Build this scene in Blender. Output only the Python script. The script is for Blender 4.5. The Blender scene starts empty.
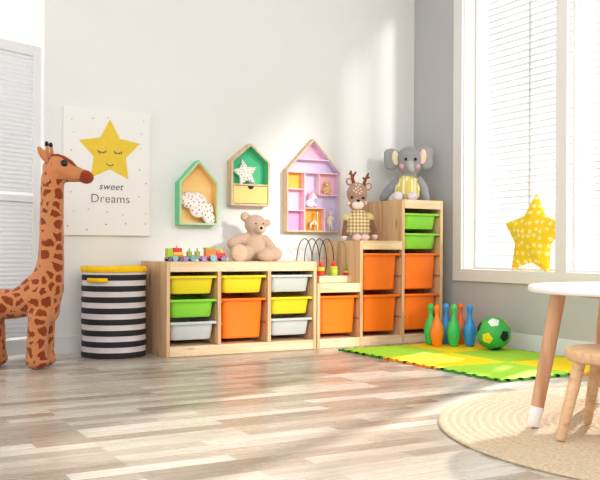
import bpy, bmesh, math, random
from mathutils import Vector, Matrix, Euler
random.seed(7)
PI = math.pi
COL = bpy.context.scene.collection

# ------------------------------------------------------------------ materials
def lin(c):
    def f(v):
        v /= 255.0
        return v/12.92 if v <= .04045 else ((v+.055)/1.055)**2.4
    return (f(c[0]), f(c[1]), f(c[2]), 1)

class NT:
    def __init__(s, name):
        s.m = bpy.data.materials.new(name); s.m.use_nodes = True
        s.t = s.m.node_tree; s.n = s.t.nodes
        s.b = s.n['Principled BSDF']; s.out = s.n['Material Output']
        s.tc = s.n.new('ShaderNodeTexCoord')
    def link(s, a, b): s.t.links.new(a, b)
    def node(s, typ, **kw):
        n = s.n.new(typ)
        for k, v in kw.items():
            if k.startswith('i_'): n.inputs[k[2:].replace('_', ' ')].default_value = v
            else: setattr(n, k, v)
        return n
    def mapping(s, scale=(1,1,1), rot=(0,0,0), loc=(0,0,0)):
        n = s.node('ShaderNodeMapping'); n.inputs['Scale'].default_value = scale
        n.inputs['Rotation'].default_value = rot; n.inputs['Location'].default_value = loc
        s.link(s.tc.outputs['Object'], n.inputs['Vector']); return n.outputs['Vector']
    def ramp(s, fac, stops):
        r = s.node('ShaderNodeValToRGB'); e = r.color_ramp.elements
        e[0].position, e[0].color = stops[0]; e[1].position, e[1].color = stops[-1]
        for p, c in stops[1:-1]:
            x = e.new(p); x.color = c
        s.link(fac, r.inputs['Fac']); return r.outputs['Color']
    def mix(s, fac, a, b, blend='MIX'):
        n = s.node('ShaderNodeMix', data_type='RGBA', blend_type=blend)
        for v, i in ((fac, 0), (a, 6), (b, 7)):
            if hasattr(v, 'links'): s.link(v, n.inputs[i])
            else: n.inputs[i].default_value = v
        return n.outputs[2]
    def bump(s, h, strength=.2, dist=.005):
        n = s.node('ShaderNodeBump'); n.inputs['Strength'].default_value = strength
        n.inputs['Distance'].default_value = dist
        s.link(h, n.inputs['Height']); s.link(n.outputs['Normal'], s.b.inputs['Normal'])

def scl(c, k): return tuple(min(255, v*k) for v in c)

def plain(name, rgb, rough=.5, var=.05, nscale=12, spec=.4, bump=0, metal=0):
    s = NT(name); s.b.inputs['Roughness'].default_value = rough
    s.b.inputs['Specular IOR Level'].default_value = spec; s.b.inputs['Metallic'].default_value = metal
    no = s.node('ShaderNodeTexNoise', i_Scale=nscale, i_Detail=3.0)
    s.link(s.tc.outputs['Object'], no.inputs['Vector'])
    c = s.ramp(no.outputs['Fac'], [(.3, lin(scl(rgb, 1-var))), (.7, lin(scl(rgb, 1+var)))])
    s.link(c, s.b.inputs['Base Color'])
    if bump: s.bump(no.outputs['Fac'], bump, .004)
    return s.m

def plush(name, rgb, var=.1, scale=260, bump=.5, sheen=.3):
    s = NT(name); s.b.inputs['Roughness'].default_value = .95
    s.b.inputs['Specular IOR Level'].default_value = .1
    s.b.inputs['Sheen Weight'].default_value = sheen
    no = s.node('ShaderNodeTexNoise', i_Scale=float(scale), i_Detail=2.0)
    s.link(s.tc.outputs['Object'], no.inputs['Vector'])
    c = s.ramp(no.outputs['Fac'], [(.3, lin(scl(rgb, 1-var))), (.7, lin(scl(rgb, 1+var)))])
    s.link(c, s.b.inputs['Base Color']); s.bump(no.outputs['Fac'], bump, .003)
    return s.m

def wood(name, light, dark, axis='x', scale=1.0, rough=.5, knots=True, contrast=1):
    """pine: long soft grain running along one axis"""
    s = NT(name); s.b.inputs['Roughness'].default_value = rough
    s.b.inputs['Specular IOR Level'].default_value = .3
    sc = {'x': (.9, 14, 14), 'y': (14, .9, 14), 'z': (14, 14, .9)}[axis]
    v = s.mapping(tuple(k*scale for k in sc))
    n1 = s.node('ShaderNodeTexNoise', i_Scale=1.6, i_Detail=5.0, i_Distortion=.6); s.link(v, n1.inputs['Vector'])
    n2 = s.node('ShaderNodeTexNoise', i_Scale=7.0, i_Detail=3.0); s.link(v, n2.inputs['Vector'])
    c = s.ramp(n1.outputs['Fac'], [(.32, lin(dark)), (.52, lin(light)), (.8, lin(scl(light, 1.03)))])
    c2 = s.ramp(n2.outputs['Fac'], [(.35, (.86, .82, .78, 1)), (.6, (1, 1, 1, 1))])
    c = s.mix(.6, c, c2, 'MULTIPLY')
    if knots:
        sk = {'x': (2.2, 9, 9), 'y': (9, 2.2, 9), 'z': (9, 9, 2.2)}[axis]
        vo = s.node('ShaderNodeTexVoronoi', i_Scale=1.0); s.link(s.mapping(sk, loc=(.3, .2, .5)), vo.inputs['Vector'])
        k = s.ramp(vo.outputs['Distance'], [(.075, (1, 1, 1, 1)), (.14, (0, 0, 0, 1))])
        c = s.mix(k, c, lin(scl(dark, .6)))
    s.link(c, s.b.inputs['Base Color']); return s.m

def dotted(name, base, dot, scale, size, seed=0, rough=.85, rnd=.6):
    s = NT(name); s.b.inputs['Roughness'].default_value = rough
    s.b.inputs['Specular IOR Level'].default_value = .15
    v = s.node('ShaderNodeTexVoronoi', voronoi_dimensions='2D', i_Scale=float(scale)); v.inputs['Randomness'].default_value = rnd
    s.link(s.mapping(loc=(seed, seed*.7, 0)), v.inputs['Vector'])
    f = s.ramp(v.outputs['Distance'], [(size, (1, 1, 1, 1)), (size+.04, (0, 0, 0, 1))])
    if dot == 'multi':
        sep = s.node('ShaderNodeSeparateColor'); s.link(v.outputs['Color'], sep.inputs['Color'])
        d = s.ramp(sep.outputs[0], [(0, lin((225, 120, 120))), (.35, lin((120, 130, 170))), (.65, lin((230, 190, 90))), (1, lin((110, 170, 160)))])
        d_r = d
    else: d_r = lin(dot)
    s.link(s.mix(f, lin(base), d_r), s.b.inputs['Base Color'])
    return s.m

M = {}
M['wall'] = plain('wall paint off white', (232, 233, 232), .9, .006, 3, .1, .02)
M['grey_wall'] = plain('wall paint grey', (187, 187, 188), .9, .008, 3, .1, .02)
M['trim'] = plain('trim paint white', (226, 227, 228), .45, .005, 4)
M['winframe'] = plain('window frame paint', (228, 227, 226), .4, .005, 4)
M['ceil'] = plain('outside ground', (200, 200, 196), .9, .02)
M['pine_x'] = wood('pine along x', (242, 216, 178), (224, 188, 144), 'x')
M['pine_z'] = wood('pine upright', (228, 192, 148), (206, 158, 112), 'z')
M['pine_y'] = wood('pine along y', (242, 216, 178), (224, 188, 144), 'y')
M['pine_plain'] = wood('pine dividers', (238, 210, 172), (220, 184, 140), 'z', knots=False)
M['runner'] = wood('runner wood', (176, 130, 88), (150, 104, 66), 'y', knots=False)
M['beech'] = wood('beech leg', (205, 160, 122), (184, 132, 96), 'z', 1.4, .4, False)
M['birch'] = wood('birch stool', (222, 184, 144), (204, 160, 118), 'x', 1.4, .45, False)
M['plank'] = wood('house shelf wood', (226, 200, 166), (204, 174, 138), 'z', 2, .6, False)

def box_plastic(name, rgb):
    s = NT(name); s.b.inputs['Roughness'].default_value = .38
    s.b.inputs['Specular IOR Level'].default_value = .45
    s.b.inputs['Subsurface Weight'].default_value = 0.0
    no = s.node('ShaderNodeTexNoise', i_Scale=5.0); s.link(s.tc.outputs['Object'], no.inputs['Vector'])
    s.link(s.ramp(no.outputs['Fac'], [(.3, lin(scl(rgb, .97))), (.7, lin(rgb))]), s.b.inputs['Base Color'])
    return s.m
M['b_yellow'] = box_plastic('box plastic yellow', (240, 218, 42))
M['b_green'] = box_plastic('box plastic green', (140, 216, 62))
M['b_orange'] = box_plastic('box plastic orange', (255, 122, 18))
M['b_white'] = box_plastic('box plastic white', (208, 211, 211))

def floor_mat():
    s = NT('laminate floor'); s.b.inputs['Specular IOR Level'].default_value = .5
    v = s.mapping()
    br = s.node('ShaderNodeTexBrick', offset=.37, offset_frequency=3, squash=1.0)
    br.inputs['Scale'].default_value = 1.0; br.inputs['Brick Width'].default_value = .46
    br.inputs['Row Height'].default_value = .068; br.inputs['Mortar Size'].default_value = .0006
    br.inputs['Mortar Smooth'].default_value = .1
    br.inputs['Color1'].default_value = (0, 0, 0, 1); br.inputs['Color2'].default_value = (1, 1, 1, 1)
    br.inputs['Mortar'].default_value = (.3, .3, .3, 1); s.link(v, br.inputs['Vector'])
    base = s.ramp(br.outputs['Color'], [(0, lin((152, 138, 124))), (.3, lin((172, 160, 146))), (.55, lin((188, 177, 163))), (.8, lin((200, 192, 180))), (1, lin((210, 204, 194)))])
    n1 = s.node('ShaderNodeTexNoise', i_Scale=3.0, i_Detail=6.0, i_Distortion=.4); s.link(s.mapping((1.2, 13, 1)), n1.inputs['Vector'])
    g = s.ramp(n1.outputs['Fac'], [(.32, (.80, .77, .74, 1)), (.55, (1, 1, 1, 1)), (.75, (1.0, 1.0, 1.0, 1))])
    n2 = s.node('ShaderNodeTexNoise', i_Scale=2.0, i_Detail=4.0); s.link(s.mapping((3, 50, 1)), n2.inputs['Vector'])
    g2 = s.ramp(n2.outputs['Fac'], [(.35, (.88, .87, .86, 1)), (.6, (1, 1, 1, 1))])
    c = s.mix(.85, base, g, 'MULTIPLY'); c = s.mix(.7, c, g2, 'MULTIPLY')
    s.link(c, s.b.inputs['Base Color'])
    r = s.ramp(n1.outputs['Fac'], [(.3, (.34, .34, .34, 1)), (.7, (.24, .24, .24, 1))])
    s.link(r, s.b.inputs['Roughness'])
    s.bump(n2.outputs['Fac'], .05, .002)
    return s.m
M['floor'] = floor_mat()

def glass_mat():
    s = NT('window glass'); s.n.remove(s.b)
    tr = s.node('ShaderNodeBsdfTransparent'); gl = s.node('ShaderNodeBsdfGlossy'); gl.inputs['Roughness'].default_value = .02
    mx = s.node('ShaderNodeMixShader'); mx.inputs[0].default_value = .04
    s.link(tr.outputs[0], mx.inputs[1]); s.link(gl.outputs[0], mx.inputs[2])
    s.link(mx.outputs[0], s.out.inputs['Surface']); return s.m
M['glass'] = glass_mat()

def slat_mat():
    s = NT('shutter slat translucent'); s.n.remove(s.b)
    no = s.node('ShaderNodeTexNoise', i_Scale=3.0); s.link(s.tc.outputs['Object'], no.inputs['Vector'])
    c = s.ramp(no.outputs['Fac'], [(.3, (.66, .66, .66, 1)), (.7, (.76, .76, .76, 1))])
    tr = s.node('ShaderNodeBsdfTranslucent'); df = s.node('ShaderNodeBsdfDiffuse'); mx = s.node('ShaderNodeMixShader'); mx.inputs[0].default_value = .6
    s.link(c, tr.inputs['Color']); s.link(c, df.inputs['Color'])
    s.link(tr.outputs[0], mx.inputs[1]); s.link(df.outputs[0], mx.inputs[2]); s.link(mx.outputs[0], s.out.inputs['Surface'])
    return s.m
M['slat'] = slat_mat()

# ------------------------------------------------------------------ mesh helpers
def finish(name, bm, mat, parent=None, smooth=False, loc=(0, 0, 0), angle=None):
    me = bpy.data.meshes.new(name)
    bmesh.ops.recalc_face_normals(bm, faces=bm.faces)
    bm.to_mesh(me); bm.free()
    mats = mat if isinstance(mat, (list, tuple)) else [mat]
    for m in mats: me.materials.append(M[m] if isinstance(m, str) else m)
    if smooth:
        for p in me.polygons: p.use_smooth = True
        if angle is not None:
            me.set_sharp_from_angle(angle=math.radians(angle))
    o = bpy.data.objects.new(name, me); COL.objects.link(o)
    o.location = loc
    if parent is not None: o.parent = parent
    return o

def box(bm, x0, y0, z0, x1, y1, z1, bev=0, mi=0):
    vs = [bm.verts.new((x, y, z)) for x in (x0, x1) for y in (y0, y1) for z in (z0, z1)]
    F = [(0, 1, 3, 2), (4, 6, 7, 5), (0, 4, 5, 1), (2, 3, 7, 6), (0, 2, 6, 4), (1, 5, 7, 3)]
    fs = [bm.faces.new([vs[i] for i in f]) for f in F]
    for f in fs: f.material_index = mi
    if bev:
        es = {e for f in fs for e in f.edges}
        bmesh.ops.bevel(bm, geom=list(es), offset=bev, segments=2, affect='EDGES', profile=.6)
    return vs

def lathe(bm, prof, n=32, c=(0, 0, 0), cap0=True, cap1=True, mi=0):
    rings = []
    for r, z in prof:
        rings.append([bm.verts.new((c[0]+r*math.cos(2*PI*i/n), c[1]+r*math.sin(2*PI*i/n), c[2]+z)) for i in range(n)])
    fs = []
    for a, b in zip(rings, rings[1:]):
        for i in range(n):
            fs.append(bm.faces.new((a[i], a[(i+1) % n], b[(i+1) % n], b[i])))
    if cap0: fs.append(bm.faces.new(list(reversed(rings[0]))))
    if cap1: fs.append(bm.faces.new(rings[-1]))
    for f in fs: f.material_index = mi
    return rings

def tube(bm, pts, r, n=8, mi=0):
    """tube along a polyline; r scalar or list"""
    pts = [Vector(p) for p in pts]; rs = r if isinstance(r, (list, tuple)) else [r]*len(pts)
    up = None; rings = []
    for i, p in enumerate(pts):
        t = (pts[min(i+1, len(pts)-1)]-pts[max(i-1, 0)]).normalized()
        if up is None:
            up = Vector((0, 0, 1)) if abs(t.z) < .9 else Vector((1, 0, 0))
        a = (up - t*up.dot(t)).normalized(); up = a
        b = t.cross(a)
        rings.append([bm.verts.new(p+(a*math.cos(2*PI*k/n)+b*math.sin(2*PI*k/n))*rs[i]) for k in range(n)])
    fs = []
    for A, B in zip(rings, rings[1:]):
        for k in range(n): fs.append(bm.faces.new((A[k], A[(k+1) % n], B[(k+1) % n], B[k])))
    fs.append(bm.faces.new(list(reversed(rings[0])))); fs.append(bm.faces.new(rings[-1]))
    for f in fs: f.material_index = mi

def ellipsoid(bm, c, r, rot=(0, 0, 0), sub=3, mi=0):
    if not isinstance(r, (list, tuple)): r = (r, r, r)
    mtx = Matrix.Translation(c) @ Euler(rot).to_matrix().to_4x4() @ Matrix.Diagonal((r[0], r[1], r[2], 1))
    res = bmesh.ops.create_icosphere(bm, subdivisions=sub, radius=1, matrix=mtx)
    for v in res['verts']:
        for f in v.link_faces: f.material_index = mi

def prism(bm, poly, y0, y1, mi=0):
    """extrude an x,z polygon from y0 to y1"""
    a = [bm.verts.new((x, y0, z)) for x, z in poly]; b = [bm.verts.new((x, y1, z)) for x, z in poly]
    n = len(poly); fs = [bm.faces.new(a), bm.faces.new(list(reversed(b)))]
    for i in range(n): fs.append(bm.faces.new((a[i], b[i], b[(i+1) % n], a[(i+1) % n])))
    for f in fs: f.material_index = mi

def thing(name, label, cat, loc=(0, 0, 0), rz=0, group=None):
    o = bpy.data.objects.new(name, None); COL.objects.link(o); o.empty_display_size = .05
    o.location = loc; o.rotation_euler = (0, 0, rz); o['label'] = label; o['category'] = cat
    if group: o['group'] = group
    return o

def tag(o, label, cat, group=None, kind=None):
    if label: o['label'] = label
    if cat: o['category'] = cat
    if group: o['group'] = group
    if kind: o['kind'] = kind
    return o

def struct(name, bm, m, label=None, parent=None, **k):
    o = finish(name, bm, m, parent, **k)
    if parent is None:
        o['kind'] = 'structure'
        if label: o['label'] = label
    return o

def dup(root, loc=None, rz=None, label=None, mats=None):
    r = root.copy(); COL.objects.link(r)
    if loc is not None: r.location = loc
    if rz is not None: r.rotation_euler = (0, 0, rz)
    if label: r['label'] = label
    for ch in list(root.children):
        c = ch.copy(); COL.objects.link(c); c.parent = r
        for g in ch.children:
            d = g.copy(); COL.objects.link(d); d.parent = c
    return r

def blob(name, prims, mat, parent, voxel=.006, smooth=4):
    """one continuous soft body grown from overlapping ellipsoids ('e') and tapered limbs ('c')"""
    bm = bmesh.new()
    for p in prims:
        if p[0] == 'e': ellipsoid(bm, p[1], p[2], p[3] if len(p) > 3 else (0, 0, 0), 3)
        else:
            a, b, r0, r1 = Vector(p[1]), Vector(p[2]), p[3], p[4]
            n = max(2, int((b-a).length/(min(r0, r1)*.35))+1)
            for i in range(n+1):
                t = i/n; ellipsoid(bm, a.lerp(b, t), r0+(r1-r0)*t, (0, 0, 0), 2)
    me = bpy.data.meshes.new('tmp'); bm.to_mesh(me); bm.free()
    o = bpy.data.objects.new('tmp', me); COL.objects.link(o)
    rm = o.modifiers.new('r', 'REMESH'); rm.mode = 'VOXEL'; rm.voxel_size = voxel
    sm = o.modifiers.new('s', 'SMOOTH'); sm.factor = .6; sm.iterations = smooth
    dg = bpy.context.evaluated_depsgraph_get(); dg.update()
    m2 = bpy.data.meshes.new_from_object(o.evaluated_get(dg))
    bpy.data.objects.remove(o); bpy.data.meshes.remove(me)
    m2.name = name; m2.materials.clear(); m2.materials.append(M[mat] if isinstance(mat, str) else mat)
    for p in m2.polygons: p.use_smooth = True
    r = bpy.data.objects.new(name, m2); COL.objects.link(r)
    if parent is not None: r.parent = parent
    return r

def ball_part(name, c, r, mat, parent, rot=(0, 0, 0), sub=3):
    bm = bmesh.new(); ellipsoid(bm, c, r, rot, sub); return finish(name, bm, mat, parent, smooth=True)

def text_mesh(name, body, size, mat, loc, parent, shear=0, extrude=.0008, offset=0, space=1.0):
    cu = bpy.data.curves.new('t', 'FONT'); cu.body = body; cu.size = size; cu.align_x = 'CENTER'
    cu.extrude = extrude; cu.shear = shear; cu.offset = offset; cu.space_character = space
    o = bpy.data.objects.new('t', cu); COL.objects.link(o)
    dg = bpy.context.evaluated_depsgraph_get(); dg.update()
    me = bpy.data.meshes.new_from_object(o.evaluated_get(dg)); bpy.data.objects.remove(o)
    me.materials.clear(); me.materials.append(M[mat])
    r = bpy.data.objects.new(name, me); COL.objects.link(r); r.parent = parent
    r.location = loc; r.rotation_euler = (PI/2, 0, 0); return r

# ------------------------------------------------------------------ room
WX, WY = 1.972, .44
HT = 2.75
XL = -5.0; YF = -7.0
bm = bmesh.new(); box(bm, XL, YF, -.06, WX+.16, 3.2, 0); struct('floor', bm, 'floor', 'grey beige laminate floor of narrow staggered boards')
bm = bmesh.new(); box(bm, -.563, WY, 0, WX+.16, WY+.14, HT); struct('wall_back', bm, 'wall', 'off white back wall behind the storage units')
bm = bmesh.new(); box(bm, -.563, WY+.14, 0, -.43, 3.2, HT); struct('wall_left', bm, 'wall', 'bright white return wall behind the louvred screen')
# right wall with two window openings
W1 = (-.092, -1.86); W2 = (-2.3, -6.4); ZS, ZT = .455, 2.52
bm = bmesh.new()
X0, X1 = WX, WX+.16
box(bm, X0, W1[0], 0, X1, WY, HT)
box(bm, X0, W1[1], 0, X1, W1[0], ZS); box(bm, X0, W1[1], ZT, X1, W1[0], HT)
box(bm, X0, W2[0], 0, X1, W1[1], HT)
box(bm, X0, W2[1], 0, X1, W2[0], ZS); box(bm, X0, W2[1], ZT, X1, W2[0], HT)
box(bm, X0, YF, 0, X1, W2[1], HT)
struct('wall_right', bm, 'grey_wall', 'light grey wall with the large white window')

bm = bmesh.new(); box(bm, -1.2, YF-.14, 0, WX+.16, YF, HT); struct('wall_front', bm, 'wall', 'off white wall behind the camera')
bm = bmesh.new(); box(bm, XL, YF, HT, WX+.16, 3.2, HT+.08); struct('ceiling', bm, 'wall', 'plain white ceiling')
def baseboard(name, x0, y0, x1, y1, label):
    bm = bmesh.new(); box(bm, x0, y0, 0, x1, y1, .085)
    if x1-x0 > abs(y1-y0): box(bm, x0, y0+.004, .085, x1, y1, .1, .002)
    else: box(bm, x0+.004, y0, .085, x1, y1, .1, .002)
    struct(name, bm, 'trim', label)
baseboard('baseboard_back', -.563, WY-.014, WX, WY, 'white baseboard along the back wall')
baseboard('baseboard_right', WX-.014, YF, WX, WY-.014, 'white baseboard along the grey wall')

def window(n, ya, yb, label, slats=True):
    bm = bmesh.new()                       # casing around the opening
    box(bm, WX-.018, yb-.085, ZS-.06, WX, ya+.085, ZS, .003)
    box(bm, WX-.018, yb-.085, ZT, WX, ya+.085, ZT+.085, .003)
    box(bm, WX-.018, ya, ZS, WX, ya+.085, ZT, .003)
    box(bm, WX-.018, yb-.085, ZS, WX, yb, ZT, .003)
    w = struct('window_%d' % n, bm, 'winframe', label)
    bm = bmesh.new(); box(bm, WX-.016, yb, ZS-.001, WX+.13, ya, ZS+.015, .002); finish('window_sill', bm, 'winframe', w)
    bm = bmesh.new()
    box(bm, WX, ya-.004, ZS+.015, WX+.16, ya+.001, ZT); box(bm, WX, yb-.001, ZS+.015, WX+.16, yb+.004, ZT); box(bm, WX, yb, ZT-.004, WX+.16, ya, ZT+.001)
    finish('reveal', bm, 'winframe', w)
    mid = -.9355 if n == 1 else (ya+yb)/2
    bm = bmesh.new(); box(bm, WX-.01, mid-.041, ZS+.015, WX+.012, mid+.041, ZT, .002); finish('mullion', bm, 'winframe', w)
    for a, b in ((ya-.004, mid+.001), (mid-.001, yb+.004)):
        bm = bmesh.new(); xa, xb = WX+.09, WX+.125
        xb = xa+.02
        box(bm, xa, a-.012, ZS+.015, xb, a, ZT); box(bm, xa, b, ZS+.015, xb, b+.012, ZT)
        box(bm, xa, b+.012, ZS+.015, xb, a-.012, ZS+.028); box(bm, xa, b+.012, ZT-.03, xb, a-.012, ZT)
        f = finish('sash', bm, 'winframe', w)
        bm = bmesh.new(); box(bm, WX+.098, b+.011, ZS+.027, WX+.102, a-.011, ZT-.025); finish('pane', bm, 'glass', f)
    if slats:
        for a, b in ((ya-.01, mid+.05), (mid-.05, yb+.01)):
            bm = bmesh.new()
            k = 0; z = ZS+.06
            while z < ZT+.1:
                v = [(WX+.185, a, z+.003), (WX+.185, b, z+.003), (WX+.201, b, z-.002), (WX+.201, a, z-.002)]
                v1 = [bm.verts.new(p) for p in v]; v2 = [bm.verts.new((p[0], p[1], p[2]+.003)) for p in v]
                bm.faces.new(v1); bm.faces.new(list(reversed(v2)))
                for i in range(4): bm.faces.new((v1[i], v1[(i+1) % 4], v2[(i+1) % 4], v2[i]))
                z += .041
            c = (a+b)/2
            box(bm, WX+.18, c-.006, ZS, WX+.19, c+.006, ZT+.1)
            finish('shutter', bm, 'slat', w)
    return w
window(1, W1[0], W1[1], 'large white framed window with horizontal slatted shutters outside')
window(2, W2[0], W2[1], 'white framed window nearer the camera in the grey wall', slats=False)

# ------------------------------------------------------------------ louvred screen at the left
def screen():
    sc = thing('folding_screen', 'white louvred folding screen standing behind the toy giraffe', 'room divider', (-.598, .40, 0))
    M['screen'] = plain('screen paint', (232, 234, 237), .55, .006, 4)
    ang = PI + math.atan2(.42, .906)
    for i, (org, a) in enumerate((((0, 0, 0), ang), ((-.5*.906, -.5*.42, 0), PI-.42))):
        W, H = .50, 1.69
        bm = bmesh.new()
        def B(x0, z0, x1, z1, t=.014): box(bm, x0, -t, z0, x1, t, z1, .002)
        B(0, 0.02, .05, H); B(W-.05, .02, W-.001, H); B(.05, H-.055, W-.05, H); B(.05, .02, W-.05, .10); B(.05, .84, W-.05, .875)
        p = finish('panel', bm, 'screen', sc, loc=org); p.rotation_euler = (0, 0, a)
        bm = bmesh.new()
        z = .115
        while z < H-.06:
            if not (.825 < z < .88):
                vs = [(.05, .011, z), (W-.05, .011, z), (W-.05, -.006, z+.020), (.05, -.006, z+.020)]
                v1 = [bm.verts.new(v) for v in vs]; v2 = [bm.verts.new((v[0], v[1], v[2]+.006)) for v in vs]
                bm.faces.new(v1); bm.faces.new(list(reversed(v2)))
                for k in range(4): bm.faces.new((v1[k], v1[(k+1) % 4], v2[(k+1) % 4], v2[k]))
            z += .0235
        finish('louvres', bm, 'screen', p)
screen()

# ------------------------------------------------------------------ storage frames
def storage_unit(name, label, x0, tops, step=False):
    """three columns; tops = height of each column"""
    t = thing(name, label, 'storage unit', (x0, 0, 0)); th = .02; D = .43
    cx = [0, .313, .627, .94]; Y0 = 0
    prev = 0
    for i in range(4):
        h = max(tops[i-1] if i > 0 else 0, tops[i] if i < 3 else 0)
        xa = 0 if i == 0 else (.94-th if i == 3 else cx[i]-th/2)
        z0 = 0
        bm = bmesh.new()
        if i in (1, 2) and not step: box(bm, xa, .003, .06, xa+th, D-.012, h-.018)
        else: box(bm, xa, 0, z0, xa+th, D, h, .0015)
        finish('side_panel' if i in (0, 3) or step else 'divider', bm, 'pine_z', t)
    for i in range(3):
        xa = cx[i]+(th if i == 0 else th/2); xb = cx[i+1]-(th if i == 2 else th/2); h = tops[i]
        if step or i == 0:
            xa2, xb2 = (xa, xb) if step else (th, .94-th)
            bm = bmesh.new(); box(bm, xa2, .016, h-.018, xb2, D, h-.001); finish('top_board', bm, 'pine_x', t)
            bm = bmesh.new(); box(bm, xa2, 0.0, h-.055, xb2, .016, h, .0015); finish('top_rail', bm, 'pine_x', t)
            bm = bmesh.new(); box(bm, xa2, 0.002, 0.001, xb2, .018, .056, .0015); finish('bottom_rail', bm, 'pine_x', t)
            bm = bmesh.new(); box(bm, xa2, .02, .040, xb2, D, .054); finish('bottom_board', bm, 'pine_x', t)
            bm = bmesh.new(); box(bm, xa2, D-.012, .06, xb2, D, h-.018); finish('back_panel', bm, 'pine_x', t)
        zs = [z for z in (.188, .312, .442, .57, .698, .825) if z < h-.03]
        for z in zs:
            for xr in ((xa, xa+.008), (xb-.008, xb)):
                bm = bmesh.new(); box(bm, xr[0], .004, z-.022, xr[1], D-.02, z-.012); finish('runner', bm, 'runner', t)
    return t
M['pine_y2'] = M['pine_y']
storage_unit('storage_unit', 'low light pine storage unit with eight plastic drawers beside the striped basket', -.006, (.52, .52, .52))
storage_unit('storage_unit', 'stepped light pine storage unit rising towards the grey wall', .94, (.388, .648, .91), step=True)

# plastic boxes
def rrect(hw, hd, r, z, yc, n=5):
    pts = []
    for cx, cy, a0 in ((hw-r, hd-r, 0), (-(hw-r), hd-r, PI/2), (-(hw-r), -(hd-r), PI), (hw-r, -(hd-r), 1.5*PI)):
        for k in range(n+1):
            a = a0+PI/2*k/n; pts.append((cx+r*math.cos(a), yc+cy+r*math.sin(a), z))
    return pts
def tray_mesh(depth):
    bm = bmesh.new(); yc = .2; z1 = 0
    loops = [(.115, .162, .026, -depth, yc), (.120, .168, .030, -depth+.006, yc), (.127, .178, .026, -.02, yc), (.128, .179, .026, -.013, yc),
             (.1395, .197, .012, -.013, yc), (.1405, .198, .013, -.010, yc), (.1405, .198, .013, -.002, yc), (.1385, .196, .013, 0, yc), (.123, .174, .024, 0, yc),
             (.122, .173, .024, -.004, yc), (.113, .159, .03, -depth+.01, yc)]
    R = [[bm.verts.new(p) for p in rrect(l[0], l[1], l[2], l[3], l[4])] for l in loops]
    n = len(R[0])
    for A, B in zip(R, R[1:]):
        for i in range(n): bm.faces.new((A[i], A[(i+1) % n], B[(i+1) % n], B[i]))
    bm.faces.new(list(reversed(R[0]))); bm.faces.new(R[-1])
    return bm
trays = {}
def tray(color, deep, x, z, label, group):
    key = (color, deep)
    if key not in trays:
        o = finish('storage_box', tray_mesh(.229 if deep else .100), 'b_'+color, smooth=True, angle=40)
        trays[key] = o
    else:
        o = trays[key].copy(); COL.objects.link(o)
    o.location = (x-(.006 if group == G1 else 0), .003, z); tag(o, label, 'storage box', group)
    return o
c1, c2, c3 = .1615, .470, .7785
G1 = 'plastic boxes in the low storage unit'; G2 = 'plastic boxes in the stepped storage unit'
tray('yellow', 0, c1, .442, 'shallow yellow plastic box in the low unit, top of the column beside the basket', G1)
tray('green', 0, c1, .312, 'shallow green plastic box between a yellow and a white one in the low unit', G1)
tray('white', 0, c1, .188, 'shallow white plastic box under the green one, by the striped basket', G1)
tray('yellow', 0, c2, .442, 'shallow yellow plastic box directly above the orange box of the low unit', G1)
tray('orange', 1, c2, .312, 'deep orange plastic box in the middle column of the low unit', G1)
tray('white', 0, c3, .442, 'shallow white plastic box above a yellow one in the low unit', G1)
tray('yellow', 0, c3, .312, 'shallow yellow plastic box sandwiched between two white boxes', G1)
tray('white', 0, c3, .188, 'shallow white plastic box lowest in its column, under a yellow one', G1)
tray('orange', 1, .94+c1, .312, 'deep orange plastic box on the lowest step, under the bead maze', G2)
tray('orange', 1, .94+c2, .570, 'upper deep orange plastic box under the toy deer', G2)
tray('orange', 1, .94+c2, .312, 'lower deep orange plastic box in the column under the toy deer', G2)
tray('green', 0, .94+c3, .825, 'topmost shallow lime green plastic box, right under the toy elephant', G2)
tray('green', 0, .94+c3, .698, 'second shallow lime green plastic box of the tallest column, above the orange', G2)
tray('orange', 1, .94+c3, .570, 'deep orange plastic box under the two green ones in the tallest column', G2)
tray('orange', 1, .94+c3, .312, 'deep orange plastic box at the bottom of the tallest column behind the skittles', G2)

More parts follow.
